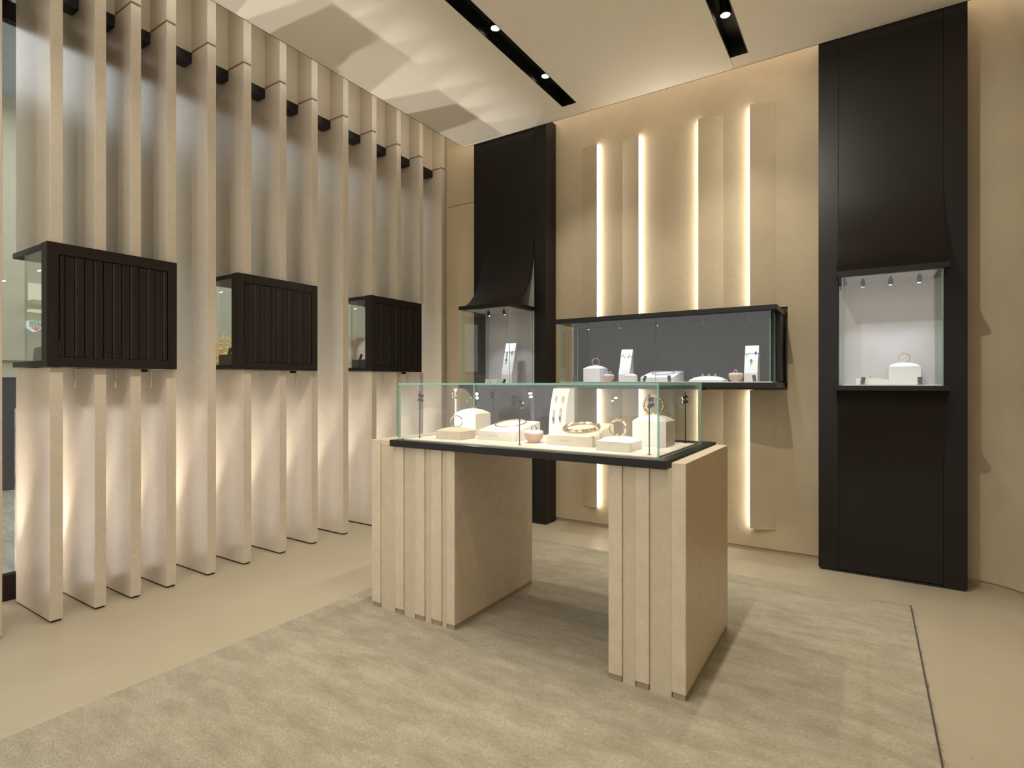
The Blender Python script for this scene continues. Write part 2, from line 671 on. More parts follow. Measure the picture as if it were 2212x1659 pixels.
# ceiling: three floating plaster panels with two slots between them, and the slab above
ceil = bpy.data.objects.new('ceiling', None)
COL.objects.link(ceil)
ceil['kind'] = 'structure'
T = 0.022
S1, S2 = (-2.108, -1.978), (-0.806, -0.684)
YE = 4.222
XL = -3.272
struct(MB().box(XL, S1[0], -1.6, YE, ZC, ZC + T).box(S1[0], -1.974, 4.042, YE, ZC, ZC + T), 'ceiling_panel', M['ceil'], parent=ceil)
struct(MB().box(-1.971, -0.806, 4.070, YE, ZC, ZC + T).box(S1[1], S2[0], -1.6, 4.0415, ZC, ZC + T).box(-1.971, S2[0], 4.0415, 4.07, ZC, ZC + T), 'ceiling_panel', M['ceil'], parent=ceil)
struct(MB().box(S2[1], 0.70, -1.6, YE, ZC, ZC + T).box(-0.803, S2[1], 4.070, YE, ZC, ZC + T), 'ceiling_panel', M['ceil'], parent=ceil)
struct(MB().box(XL - 0.004, XL, -1.6, YE + 0.004, ZC - 0.001, ZC + T + 0.004).box(XL, 0.704, YE, YE + 0.004, ZC - 0.001, ZC + T + 0.004).box(0.70, 0.704, -1.6, YE, ZC - 0.001, ZC + T + 0.004), 'trim_1', M['void'])
struct(MB().box(-4.2, 1.0, -2.2, 4.6, 4.3, 4.4), 'ceiling', M['ceil'])

# bulkhead above the shop window and the dark beam that runs through the fins

# shop window behind the fins
win = struct(MB().box(-4.20, -4.15, -1.0, WB, 0.0, 0.15).box(-4.20, -4.15, -1.0, WB, 3.34, 3.452).box(-4.20, -4.15, 2.0, 2.06, 0.15, 3.34).box(-4.20, -4.15, 0.4, 0.46, 0.15, 3.34), 'window_1', M['wood'])
for (a, b_) in ((-1.0, 0.4), (0.46, 2.0), (2.06, WB)):
    struct(MB().box(-4.178, -4.170, a, b_, 0.15, 3.34, 0, 1), 'window_pane', [M['glass'], M['edge']], parent=win)

# ------------------------------------------------------------------ stone fins
FINS = [(0.863, 0.920), (1.110, 1.165), (1.310, 1.364), (1.489, 1.543), (1.684, 1.741), (1.936, 1.994), (2.187, 2.245), (2.470, 2.527), (2.752, 2.810), (3.066, 3.122), (3.390, 3.444), (3.701, 3.757), (4.019, 4.075), (4.362, 4.416)]
CASES = [(1.090, 1.727, 1.335, 1.985, (1, 4)), (2.132, 2.778, 1.345, 2.002, (6, 8)), (3.361, 4.008, 1.356, 2.018, (10, 12))]
ORD = ['first', 'second', 'third', 'fourth', 'fifth', 'sixth', 'seventh', 'eighth', 'ninth', 'tenth', 'eleventh', 'twelfth', 'thirteenth', 'fourteenth']
for i, (y0, y1) in enumerate(FINS):
    xf = XF(y0)
    xb = -4.07
    case = next((c for c in CASES if c[4][0] <= i <= c[4][1]), None)
    if case is None:
        extra = 'uncut'
    else:
        k = CASES.index(case)
        extra = 'cut by the %s showcase' % ('nearest', 'middle', 'farthest')[k]
    if i == 0:
        lab = 'stone fin only just in view at the left edge of the picture'
    elif i == 13:
        lab = 'stone fin next to the corner of the back wall, last of the row'
    else:
        lab = '%s tall beige stone fin from the left edge, %s' % (ORD[i], extra)
    t = thing('stone_fin', (xf, y0, 0), lab, 'stone fin', 'row of stone fins along the shop window')
    part(MB().box(xb + 0.006, xf - 0.008, y0 + 0.006, y1 - 0.006, 0, 0.011), 'base_plinth', M['void'], t, label='black recessed plinth')
    if case is None:
        part(MB().box(xb, xf, y0, y1, 0.011, 3.452), 'slab', M['stone'], t, bevel=0.002)
    else:
        part(MB().box(xb, xf, y0, y1, 0.011, case[2] - 0.002), 'lower_slab', M['stone'], t, bevel=0.002)
        part(MB().box(xb, xf, y0, y1, case[3] + 0.002, 3.452), 'upper_slab', M['stone'], t, bevel=0.002)
    part(MB().box(xb + 0.012, xb + 0.022, y1 + 0.0005, y1 + 0.0045, 0.02, 1.10), 'light_strip', M['fin_led'], t, label='slim white light strip at the rear')
    part(MB().box(xb, xf - 0.008, y0 + 0.008, y1 - 0.008, 3.452, 3.466), 'shadow_joint', M['foot'], t)
    part(MB().box(xb, xf, y0, y1, 3.466, 4.29), 'cap_block', M['plaster'], t, bevel=0.002)

blk, bmm = MB(), MB()
ys = [-1.0] + [v for f in FINS for v in (f[0] - 0.0004, f[1] + 0.0004)] + [WB - 0.001]
for a, b_ in zip(ys[0::2], ys[1::2]):
    blk.box(-4.16, -3.787, a, b_, 3.452, 4.295)
    bmm.box(-3.885, -3.784, a, b_, 3.384, 3.4515)
struct(blk, 'wall_left', M['plaster'])
struct(bmm, 'trim_2', M['black'])

# recessed floor uplights in the gaps between the fins (they throw the fans of light on the ceiling)
for i in range(len(FINS) - 1):
    ym = (FINS[i][1] + FINS[i + 1][0]) / 2
    t = thing('floor_uplight', (-4.125, ym, 0), 'small round floor uplight in the gap behind the %s and %s stone fins' % (ORD[i], ORD[i + 1]), 'uplight', 'floor uplights behind the fins')
    part(MB().lathe([(0.020, 0.0), (0.020, 0.004), (0.015, 0.004)], -4.125, ym, 0, 14), 'ring', M['metal'], t)
    part(MB().lathe([(0.0001, 0.003), (0.014, 0.003)], -4.125, ym, 0, 14), 'lens', M['lens'], t)
    spot('uplight_beam', (-4.125, ym, 0.012), (-3.40, ym, 2.8), 120, 31, 1.0, 0.012, SOFT)

# ------------------------------------------------------------------ hanging showcases in the fin wall
CNAME = ('nearest', 'middle', 'farthest')
for k, (y0, y1, z0, z1, rng) in enumerate(CASES):
    xf = XF(y0) + 0.02
    xd = xf - 0.075
    xg = -3.868
    xs = -4.05
    t = thing('hanging_showcase', (xf, y0, z0), '%s of the three dark slatted showcases hung in the stone fins' % CNAME[k], 'showcase', 'showcases hung in the fin wall')
    fr = 0.050
    part(MB().box(xd, xf, y0, y0 + fr, z0, z1).box(xd, xf, y1 - fr, y1, z0, z1).box(xd, xf, y0 + fr, y1 - fr, z1 - fr - 0.01, z1).box(xd, xf, y0 + fr, y1 - fr, z0, z0 + fr), 'door_frame', M['wood'], t, bevel=0.002)
    part(MB().box(xd, xf - 0.022, y0 + fr, y1 - fr, z0 + fr, z1 - fr - 0.01), 'door_back', M['void'], t)
    n = 13
    ya, yb = y0 + fr + 0.003, y1 - fr - 0.003
    pitch = (yb - ya) / (n - 0.9)
    yy = ya
    for j in range(n):
        w = pitch * (0.55 if j in (0, n - 1) else 1.0)
        a, b_ = yy + 0.0022, yy + w - 0.0022
        dpt = 0.008 if j % 2 else 0.005
        poly = [(xf - 0.0215, a), (xf - dpt - 0.007, a), (xf - dpt, a + 0.007), (xf - dpt, b_), (xf - 0.0215, b_)]
        part(MB().prism(poly, 'z', z0 + fr + 0.003, z1 - fr - 0.013), 'slat', M['wood'], t)
        yy += w
    part(MB().box(xf - 0.012, xf - 0.002, y0 + fr + 0.001, y0 + fr + 0.008, z0 + fr + 0.008, z0 + fr + 0.09), 'finger_pull', M['void'], t)
    part(MB().box(xs, xd, y0, y1, z1 - 0.034, z1 - 0.004), 'top_board', M['wood'], t, bevel=0.002)
    part(MB().box(xs, xd, y0, y1, z0 + 0.004, z0 + 0.034), 'bottom_board', M['wood'], t, bevel=0.002)
    pane((xg, xd, y0 + 0.004, y0 + 0.010, z0 + 0.034, z1 - 0.034), 'glass_pane', t)
    pane((xg, xd, y1 - 0.010, y1 - 0.004, z0 + 0.034, z1 - 0.034), 'glass_pane', t)
    pane((xg - 0.008, xg, y0 + 0.004, y1 - 0.004, z0 + 0.034, z1 - 0.034), 'glass_pane', t)
    part(MB().box(xf - 0.10, xf - 0.07, y0 + 0.47, y0 + 0.505, z0 - 0.018, z0 - 0.0002), 'lock_box', M['void'], t)
    # dark display block inside the case
    d = MB()
    if k == 0:
        d.prism([(xd - 0.01, z0 + 0.0345), (xd - 0.18, z0 + 0.0345), (xd - 0.155, z0 + 0.105), (xd - 0.01, z0 + 0.115)], 'y', y0 + 0.016, y0 + 0.11)
    else:
        d.box(xd - 0.19, xd - 0.01, y0 + 0.016, y0 + 0.15, z0 + 0.0345, z0 + 0.105)
    tag(d.build('display_block', M['fabric_dark'], org=(xd - 0.1, y0 + 0.1, z0 + 0.0345), bevel=0.003),
        'dark fabric display block inside the %s slatted hanging showcase' % CNAME[k], 'display stand', 'blocks inside the hanging showcases')
    if k > 0:
        sx, sy = xd - 0.13, y0 + 0.06
        s = thing('mini_spotlight', (sx, sy, z0 + 0.0345), 'tiny black spotlight standing inside the %s hanging showcase' % CNAME[k], 'spotlight', 'spotlights inside the hanging showcases')
        zb = z0 + 0.1055
        part(MB().cyl((sx, sy, zb), (sx, sy, zb + 0.006), 0.012), 'base', M['metal'], s)
        part(MB().cyl((sx, sy, zb + 0.006), (sx + 0.02, sy, zb + 0.05), 0.011), 'head', M['metal'], s)
    sx, sy = xd - 0.10, y0 + 0.10
    s = thing('mini_spotlight', (sx, sy, z1 - 0.034), 'tiny black spotlight under the top board of the %s hanging showcase' % CNAME[k], 'spotlight', 'spotlights inside the hanging showcases')
    part(MB().cyl((sx, sy, z1 - 0.034), (sx, sy, z1 - 0.05), 0.006), 'stem', M['metal'], s)
    part(MB().cyl((sx, sy, z1 - 0.05), (sx - 0.012, sy + 0.008, z1 - 0.085), 0.012), 'head', M['metal'], s)
    part(MB().cyl((sx - 0.012, sy + 0.008, z1 - 0.085), (sx - 0.0123, sy + 0.0082, z1 - 0.086), 0.010), 'lens', M['lens_cool'], s)
    # clear glass blades under the case, one in each gap
    for j in range(rng[0], rng[1]):
        ym = FINS[j][1] + (FINS[j + 1][0] - FINS[j][1]) * 0.45
        bx = xf - 0.05
        g = MB().prism([(bx, z0 - 0.001), (bx - 0.004, z0 - 0.11), (bx - 0.008, z0 - 0.11), (bx - 0.035, z0 - 0.001)], 'y', ym - 0.003, ym + 0.003)
        g.mi = [0, 0, 1, 1, 1, 1]
        tag(g.build('glass_blade', [M['glass'], M['edge_clear']], org=(bx, ym, z0)),
            'clear tapering glass blade under the %s hanging showcase, %s gap between its fins' % (CNAME[k], ('left', 'next', 'right')[j - rng[0]] if rng[1] - rng[0] == 3 else ('left', 'right')[j - rng[0]]),
            'glass bracket', 'glass blades under the hanging showcases')

# ------------------------------------------------------------------ mall outside the window
struct(MB().box(-9.0, -4.2, -1.5, 10.5, -0.14, -0.002), 'floor', M['mall_floor'])
mw = struct(MB().box(-8.7, -8.5, -1.5, 10.5, 0.0, 4.62), 'wall_mall', M['mall_wall'])
struct(MB().box(-8.499, -8.44, -1.5, 4.2, 0.0, 1.32), 'wainscot', M['mall_dark'], parent=mw)
struct(MB().box(-8.499, -8.42, -1.5, 10.5, 1.321, 1.40).box(-8.499, -8.46, -1.5, 10.5, 1.52, 1.56), 'moulding', M['mall_wall'], parent=mw)
struct(MB().box(-8.7, -4.2, 10.3, 10.5, 0.0, 4.62), 'wall_mall', M['mall_wall'])
struct(MB().box(-9.0, -4.2, -1.5, 10.5, 4.62, 4.7), 'ceiling', M['mall_ceil'])
cv = thing('ceiling_cove', (-8.49, 2.5, 2.45), 'glowing cream cove seen through the nearest hanging showcase glass', 'cove light')
part(MB().box(-8.499, -8.30, 2.42, 2.68, 2.20, 2.245), 'ledge', M['mall_wall'], cv)
part(MB().box(-8.499, -8.47, 2.43, 2.67, 2.25, 2.46), 'glow_panel', M['cove'], cv)
part(MB().box(-8.499, -8.36, 2.42, 2.68, 2.11, 2.135), 'lower_ledge', M['cove'], cv)

sg = thing('shield_sign', (-8.40, 2.46, 1.86), 'small lit green and red shield sign seen mirrored behind the nearest showcase glass', 'sign')
sc_ = 0.62
cy_, cz_ = 2.473, 1.945


def sgp(pts):
    return [(cy_ + a * sc_, cz_ + b * sc_) for a, b in pts]


part(MB().prism(sgp([(-0.107, 0.087), (0.107, 0.087), (0.107, -0.040), (0.0, -0.120), (-0.107, -0.040)]), 'x', -8.4995, -8.392), 'border', M['sign_white'], sg)
part(MB().prism(sgp([(-0.095, 0.0), (0.095, 0.0), (0.095, 0.075), (-0.095, 0.075)]), 'x', -8.392, -8.386), 'green_field', M['sign_green'], sg)
part(MB().prism(sgp([(-0.095, -0.007), (0.095, -0.007), (0.095, -0.035), (0.0, -0.105), (-0.095, -0.035)]), 'x', -8.392, -8.386), 'red_field', M['sign_red'], sg)
for body, zz, sz in (('TAG', 0.037, 0.075), ('HEUER', -0.040, 0.055)):
    me = text_mesh(body, sz * sc_, 0.001)
    me.materials.clear()
    me.materials.append(M['sign_white'])
    o = bpy.data.objects.new('letters', me)
    COL.objects.link(o)
    o.parent = sg
    # mirrored lettering, as the photograph shows it from inside the shop
    for v in me.vertices:
        tx, ty, tz = v.co
        v.co = (-8.383 - tz + 8.40, (cy_ - tx) - 2.46, cz_ + zz * sc_ + ty - 1.86)
ps = MB().box(-8.418, -8.40, 6.9, 8.2, 1.45, 2.15)
tag(ps.build('poster', M['poster'], org=(-8.41, 7.55, 1.45)), 'pale pink and brown lit poster seen through the farthest hanging showcase', 'poster')
fl = thing('blossom_display', (-6.4, 3.68, 0.0), 'mass of golden blossoms seen through the middle hanging showcase glass', 'flowers')
part(MB().box(-6.65, -6.15, 3.2, 4.25, 0, 1.45), 'plinth', M['mall_wall'], fl)
bl = MB()
for q in range(420):
    px, py = -6.4 + random.uniform(-0.2, 0.2), 3.7 + random.uniform(-0.45, 0.5)
    pz = 1.46 + abs(random.gauss(0, 0.12))
    r = random.uniform(0.015, 0.034)
    bl.ball((px, py, pz), r, r * random.uniform(0.5, 1), r * random.uniform(0.4, 1), 6, 4)
for q in range(26):
    px, py = -6.4 + random.uniform(-0.1, 0.1), 3.65 + random.uniform(-0.25, 0.35)
    bl.tube([(px, py, 1.5), (px + random.uniform(-.1, .1), py + random.uniform(-.12, .12), 1.80 + random.uniform(-.1, .12))], 0.004, 5)
part(bl, 'blossoms', M['blossom'], fl, kind='stuff')

# ------------------------------------------------------------------ wedge-shaped wall ribs with light strips
RIBS = [(-2.111, -1.957, 1, 3.318, 'far left rib of the lit wall, glowing along its right edge'),
        (-1.737, -1.583, 1, 3.306, 'second rib from the left on the lit wall, glowing along its right edge'),
        (-1.102, -0.926, -1, 3.308, 'third rib from the left on the lit wall, glowing along its left edge'),
        (-0.728, -0.558, -1, 3.312, 'far right rib of the lit wall, glowing along its left edge')]
for (x0, x1, sgn, zt, lab) in RIBS:
    t = thing('wall_rib', ((x0 + x1) / 2, WB, 0.175), lab, 'wall rib', 'back-lit ribs on the back wall')
    P = 0.042
    segs = [(0.175, NZ0 - 0.001), (NZ1 + 0.001, zt)]
    for (za, zb) in segs:
        if sgn > 0:
            poly = [(x0, WB - 0.002), (x1, WB - P), (x1, WB - P + 0.010), (x1 - 0.012, WB - P + 0.012), (x1 - 0.012, WB - 0.0005), (x0, WB - 0.0005)]
            strip = (x1 - 0.0115, x1 - 0.006, WB - P + 0.013, WB - 0.001)
        else:
            poly = [(x1, WB - 0.002), (x1, WB - 0.0005), (x0 + 0.012, WB - 0.0005), (x0 + 0.012, WB - P + 0.012), (x0, WB - P + 0.010), (x0, WB - P)]
            strip = (x0 + 0.006, x0 + 0.0115, WB - P + 0.013, WB - 0.001)
        part(MB().prism(poly, 'z', za, zb), 'rib_face', M['wall'], t)
        part(MB().box(strip[0], strip[1], strip[2], strip[3], za + 0.004, zb - 0.004), 'light_strip', M['led'], t, label='warm white light strip')

# ------------------------------------------------------------------ dark wall columns with built-in glass cases
HOOD = [(YP, 3.60), (YP, 2.75), (YP - 0.002, 2.60), (YP - 0.010, 2.45), (YP - 0.030, 2.33), (YP - 0.062, 2.22), (YP - 0.110, 2.12), (YP - 0.170, 2.04), (YP - 0.235, 1.98), (YP - 0.30, 1.943), (YP - 0.33, 1.934)]
FOOT = [(YP - 0.33, 1.205), (YP - 0.30, 1.198), (YP - 0.235, 1.165), (YP - 0.170, 1.11), (YP - 0.110, 1.03), (YP - 0.062, 0.93), (YP - 0.030, 0.82), (YP - 0.010, 0.70), (YP - 0.002, 0.55), (YP, 0.40), (YP, 0.02)]


def smooth_prof(p, n=3):
    out = []
    for i in range(len(p) - 1):
        p0, p1, p2, p3 = p[max(i - 1, 0)], p[i], p[i + 1], p[min(i + 2, len(p) - 1)]
        for k in range(n):
            t = k / n
            out.append(tuple(0.5 * ((2 * p1[c]) + (-p0[c] + p2[c]) * t + (2 * p0[c] - 5 * p1[c] + 4 * p2[c] - p3[c]) * t * t + (-p0[c] + 3 * p1[c] - 3 * p2[c] + p3[c]) * t ** 3) for c in (0, 1)))
    out.append(p[-1])
    return out


for (px0, px1, hx0, hx1, lab, yf) in ((-3.165, -2.375, -3.050, -2.497, 'dark bronze wall column in the corner with a flared hood over its glass case', 3.86),
                                      (-0.273, 0.508, -0.157, 0.392, 'wide dark bronze wall column on the right with a built-in glass case', 3.90)):
    t = thing('display_column', ((px0 + px1) / 2, YP, 0), lab, 'wall column')
    part(MB().box(px0, hx0 - 0.002, YP, WB - 0.002, 0.014, 3.60), 'side_panel', M['black'], t, bevel=0.0015)
    part(MB().box(hx1 + 0.002, px1, YP, WB - 0.002, 0.014, 3.60), 'side_panel', M['black'], t, bevel=0.0015)
    part(MB().box(px0 + 0.01, px1 - 0.01, YP + 0.008, WB - 0.004, 0.0, 0.013), 'plinth', M['void'], t)
    part(MB().box(hx0, hx1, YP + 0.03, WB - 0.004, 0.02, 3.60), 'back_board', M['pale'], t, label='pale grey backing panel')
    part(MB().strip(smooth_prof(HOOD), hx0, hx1, 0.014), 'hood', M['black'], t, smooth=True)
    part(MB().strip(smooth_prof(FOOT), hx0, hx1, 0.014), 'lower_apron', M['black'], t, smooth=True)
    part(MB().box(hx0, hx1, yf, YP + 0.028, 1.900, 1.932), 'top_board', M['black'], t, bevel=0.0015)
    part(MB().box(hx0, hx1, yf, YP + 0.028, 1.207, 1.236), 'bottom_board', M['black'], t, bevel=0.0015)
    part(MB().box(hx0 + 0.05, hx1 - 0.05, yf + 0.05, YP + 0.026, 1.8975, 1.8998), 'ceiling_liner', M['pale'], t)
    part(MB().box(hx0 + 0.035, hx1 - 0.035, yf + 0.035, YP + 0.028, 1.2362, 1.2425), 'floor_mat', M['white'], t)
    g = 0.028
    pane((hx0 + g, hx1 - g, yf + 0.022, yf + 0.030, 1.2365, 1.8975), 'glass_pane', t)
    pane((hx0 + g, hx0 + g + 0.008, yf + 0.030, YP + 0.028, 1.2365, 1.8975), 'glass_pane', t)
    pane((hx1 - g - 0.008, hx1 - g, yf + 0.030, YP + 0.028, 1.2365, 1.8975), 'glass_pane', t)


def ceiling_spot(x, y, z, label, watt=2.2, tilt=(0.0, 0.03), col=COOL, lens=None, ang=75):
    s = thing('mini_spotlight', (x, y, z), label, 'spotlight', 'tiny spotlights under the case tops')
    part(MB().cyl((x, y, z), (x, y, z - 0.012), 0.007), 'stem', M['metal'], s)
    e = (x + tilt[0] * 0.3, y + tilt[1] * 0.3, z - 0.048)
    part(MB().cyl((x, y, z - 0.012), e, 0.0125), 'head', M['metal'], s, smooth=True)
    part(MB().cyl(e, (e[0], e[1], e[2] - 0.0005), 0.0095), 'lens', lens or M['lens_cool'], s)
    spot('case_beam', (e[0], e[1], e[2] - 0.006), (e[0] + tilt[0] * 3, e[1] + tilt[1] * 3, z - 0.6), watt, ang, 0.6, 0.008, col)


def floor_spot(x, y, z, dx, label):
    s = thing('mini_spotlight', (x, y, z), label, 'spotlight', 'tiny spotlights standing in the wall cases')
    part(MB().cyl((x, y, z), (x, y, z + 0.004), 0.015), 'base', M['metal'], s)
    part(MB().cyl((x, y, z + 0.004), (x + dx * 0.10, y + 0.003, z + 0.014), 0.006), 'stem', M['metal'], s)
    part(MB().cyl((x + dx * 0.1, y + 0.002, z + 0.008), (x + dx, y + 0.008, z + 0.044), 0.0115), 'head', M['metal'], s, smooth=True)


# ------------------------------------------------------------------ wide showcase in the back wall
VX0, VX1, VY = -2.143, -0.494, 3.965
VF = 1.2615
t = thing('wall_showcase', ((VX0 + VX1) / 2, VY, 1.22), 'wide black glass-fronted showcase projecting from the lit back wall', 'showcase')
part(MB().box(VX0, VX1, VY, WB + 0.09, 1.735, 1.769), 'top_board', M['black'], t, bevel=0.002)
part(MB().box(VX0, VX1, VY, WB + 0.09, 1.221, 1.256), 'bottom_board', M['black'], t, bevel=0.002)
part(MB().box(VX0 + 0.03, VX1 - 0.03, VY + 0.03, WB + 0.05, 1.2562, VF), 'floor_mat', M['white'], t)
part(MB().box(VX0 + 0.012, VX0 + 0.030, 4.30, WB + 0.06, 1.262, 1.735), 'side_panel', M['black'], t)
part(MB().box(VX1 - 0.030, VX1 - 0.008, 4.22, WB + 0.06, 1.262, 1.735), 'side_panel', M['black'], t)
part(MB().box(VX0 + 0.012, -0.862, WB + 0.06, WB + 0.085, 1.2565, 1.735), 'back_panel', M['fabric_dark'], t)
part(MB().box(-0.857, VX1 - 0.008, WB + 0.06, WB + 0.085, 1.2565, 1.735), 'back_panel', M['fabric_dark'], t)
pane((-2.098, -1.3125, VY + 0.028, VY + 0.036, 1.2565, 1.7345), 'glass_pane', t)
pane((-1.3095, -0.534, VY + 0.028, VY + 0.036, 1.2565, 1.7345), 'glass_pane', t)
pane((-2.098, -2.090, VY + 0.036, 4.30, 1.262, 1.7345), 'glass_pane', t)
pane((-0.542, -0.534, VY + 0.036, 4.22, 1.262, 1.7345), 'glass_pane', t)
part(MB().box(-1.0, -0.95, VY + 0.05, VY + 0.09, 1.203, 1.2208), 'lock_box', M['void'], t)
for q, x in enumerate((-1.911, -1.641, -1.340, -1.001, -0.680)):
    ceiling_spot(x, 4.10, 1.735, '%s of five tiny spotlights under the top of the wide wall showcase, from the left' % ORD[q], 6.0 if q < 3 else 4.5, (0.0, 0.03))
for q, (x, dx) in enumerate(((-2.001, 0.012), (-1.412, 0.010), (-1.218, -0.006), (-0.637, -0.008))):
    floor_spot(x, 4.03, VF, dx, '%s of four tiny spotlights on the floor of the wide wall showcase, from the left' % ORD[q])
for q, x in enumerate((-2.823, -2.660)):
    ceiling_spot(x, 4.0, 1.8975, '%s tiny spotlight under the top of the corner glass case' % ('left', 'right')[q], 5.5)
for q, x in enumerate((-0.02, 0.122, 0.263)):
    ceiling_spot(x, 4.05, 1.8975, '%s of three tiny spotlights under the top of the right glass case' % ('left', 'middle', 'right')[q], 3.8)
floor_spot(-2.63, 3.95, 1.2425, 0.012, 'tiny black spotlight standing in the corner glass case')
floor_spot(-0.023, 3.98, 1.2425, 0.008, 'left tiny spotlight standing at the front of the right glass case')
floor_spot(0.261, 3.98, 1.2425, 0.0, 'right tiny spotlight standing at the front of the right glass case')

# ------------------------------------------------------------------ display stands and jewellery builders


def dome_block(x0, x1, y0, y1, z, h, bulge, name, material, label, cat='display stand', group=None, power=2):
    """block with a softly domed padded top"""
    mb = MB()
    nx = ny = 10
    zt = z + h
    g = {}
    for j in range(ny + 1):
        for i in range(nx + 1):
            u, v = i / nx * 2 - 1, j / ny * 2 - 1
            k = (1 - abs(u) ** power) ** 0.5 * (1 - abs(v) ** power) ** 0.5
            g[i, j] = len(mb.v)
            mb.v.append((x0 + (x1 - x0) * i / nx, y0 + (y1 - y0) * j / ny, zt + bulge * k))
    for j in range(ny):
        for i in range(nx):
            mb.face([g[i, j], g[i + 1, j], g[i + 1, j + 1], g[i, j + 1]])
    t = thing(name, ((x0 + x1) / 2, (y0 + y1) / 2, z), label, cat, group)
    part(mb, 'padded_top', material, t, smooth=True)
    part(MB().box(x0, x1, y0, y1, z, zt - 0.0003), 'body', material, t, bevel=0.0015)
    return t


def wedge_block(x0, x1, y0, y1, z, h0, h1, material, label, letters=None):
    mb = MB()
    n = 10
    g = {}
    for j in range(n + 1):
        for i in range(n + 1):
            u, v = i / n * 2 - 1, j / n
            zz = z + h0 + (h1 - h0) * (v ** 0.85) + 0.006 * (1 - u * u) * math.sin(PI * v)
            if j == 0 or i in (0, n):
                zz -= 0.003
            g[i, j] = len(mb.v)
            mb.v.append((x0 + (x1 - x0) * i / n, y0 + (y1 - y0) * j / n, zz))
    for j in range(n):
        for i in range(n):
            mb.face([g[i, j], g[i + 1, j], g[i + 1, j + 1], g[i, j + 1]])
    bmb = MB()
    k = len(bmb.v)
    prof = [(y0, z), (y0, z + h0 - 0.003)] + [(y0 + (y1 - y0) * j / n, z + h0 - 0.003 + (h1 - h0) * ((j / n) ** 0.85)) for j in range(1, n + 1)] + [(y1, z)]
    bmb.prism(prof, 'x', x0, x1)
    t = thing('display_wedge', ((x0 + x1) / 2, (y0 + y1) / 2, z), label, 'display stand', 'sloped necklace stands')
    part(mb, 'padded_top', material, t, smooth=True)
    part(bmb, 'body', material, t)
    if letters:
        me = text_mesh(letters, 0.0135, 0.0004)
        me.materials.clear()
        me.materials.append(M['deboss'])
        cx = x0 + (x1 - x0) * 0.42
        o0 = ORG[t.name]
        for v in me.vertices:
            tx, ty, tz = v.co
            v.co = (cx + tx - o0[0], y0 - 0.0002 - tz - o0[1], z + h0 * 0.5 + ty - o0[2])
        o = bpy.data.objects.new('lettering', me)
        COL.objects.link(o)
        o.parent = t
    return t


def ring_pts(r, n=40, ph=0.0):
    return [(r * math.cos(2 * PI * k / n + ph), 0, r * math.sin(2 * PI * k / n + ph)) for k in range(n)]


def bracelet(x, y, z, r, material, label, style='plain', tie=None, turn=None, group='bracelets shown upright on their stands', tilt=0.0):
    rz = turn if turn is not None else math.atan2(y, x) + PI / 2
    t = thing('bracelet', (x, y, z), label, 'bracelet', group, rotz=rz, world=False)
    wd = 0.0050 if r > 0.033 else 0.0034
    offs = (-0.0065, 0.0065) if style in ('double', 'twist') else (0.0,)
    mb = MB()
    for o in offs:
        n = 44
        pts = []
        for k in range(n):
            a = 2 * PI * k / n
            yy = o + (0.003 * math.sin(3 * a) if style == 'twist' else 0.0)
            pts.append((r * math.cos(a), yy, r + r * math.sin(a)))
        rad = [wd * (1.0 + (0.35 if (k % 4 == 0 and style in ('double', 'twist')) else 0.0)) for k in range(n)] if style != 'beads' else [wd * 0.5] * n
        mb.tube(pts, rad, 8, True)
    part(mb, 'hoop', material, t, smooth=True)
    if style == 'beads':
        bb = MB()
        for k in range(22):
            a = 2 * PI * k / 22
            bb.ball((r * math.cos(a), 0, r + r * math.sin(a)), 0.0042, seg=8, rings=5)
        part(bb, 'beads', material, t, smooth=True)
    if style in ('double', 'plain'):
        gm = MB()
        for k in range(5):
            a = PI / 2 + 0.22 * (k - 2)
            gm.ball((r * math.cos(a), 0, r + (r + wd * 0.7) * math.sin(a)), 0.0032, seg=8, rings=5)
        part(gm, 'stones', M['gem'], t, smooth=True)
    if tie is not None:
        tm = MB()
        tm.tube([(0.002, 0.004, 0.001 + wd), (0.0, 0, wd * 2.2), (-0.002, -0.006, wd * 1.4), (-0.006, -0.03, -0.004), (-0.010, -0.052, -0.014)], 0.0016, 6)
        tm.tube([(-0.001, -0.002, wd * 2.1), (0.006, 0.008, wd), (0.03, 0.022, -0.004)], 0.0013, 6)
        part(tm, 'tie_ribbon', tie, t, smooth=True)
    t.rotation_euler = (tilt, 0, rz)
    return t


def bowl(x, y, z, r, label, ring_style):
    t = thing('ring_bowl', (x, y, z), label, 'ring holder', 'small bowls with a padded lid')
    k = r / 0.049
    part(MB().lathe([(0.028 * k, 0), (0.028 * k, 0.004 * k), (0.036 * k, 0.012 * k), (0.044 * k, 0.024 * k), (0.048 * k, 0.037 * k), (0.049 * k, 0.047 * k), (0.0001, 0.047 * k)], x, y, z, 28), 'bowl', M['pink'], t, smooth=True)
    part(MB().lathe([(0.0001, 0.0472 * k), (0.0475 * k, 0.0472 * k), (0.0482 * k, 0.054 * k), (0.045 * k, 0.060 * k), (0.030 * k, 0.0625 * k), (0.0001, 0.0635 * k)], x, y, z, 28), 'padded_lid', M['white'], t, smooth=True)
    return z + 0.0635 * k


def finger_ring(x, y, z, label, metal, stone_mat, r=0.0105, st=0.004):
    rz = math.atan2(y, x) + PI / 2
    t = thing('finger_ring', (x, y, z - 0.004), label, 'ring', 'rings on small stands', rotz=rz, world=False)
    part(MB().tube([(p[0], p[1], p[2] + r) for p in ring_pts(r, 22)], 0.0022, 6, True), 'band', metal, t, smooth=True)
    part(MB().ball((0, 0, 2 * r + 0.0015), st * 1.2, st, st, 8, 5), 'stone', stone_mat, t, smooth=True)
    return t


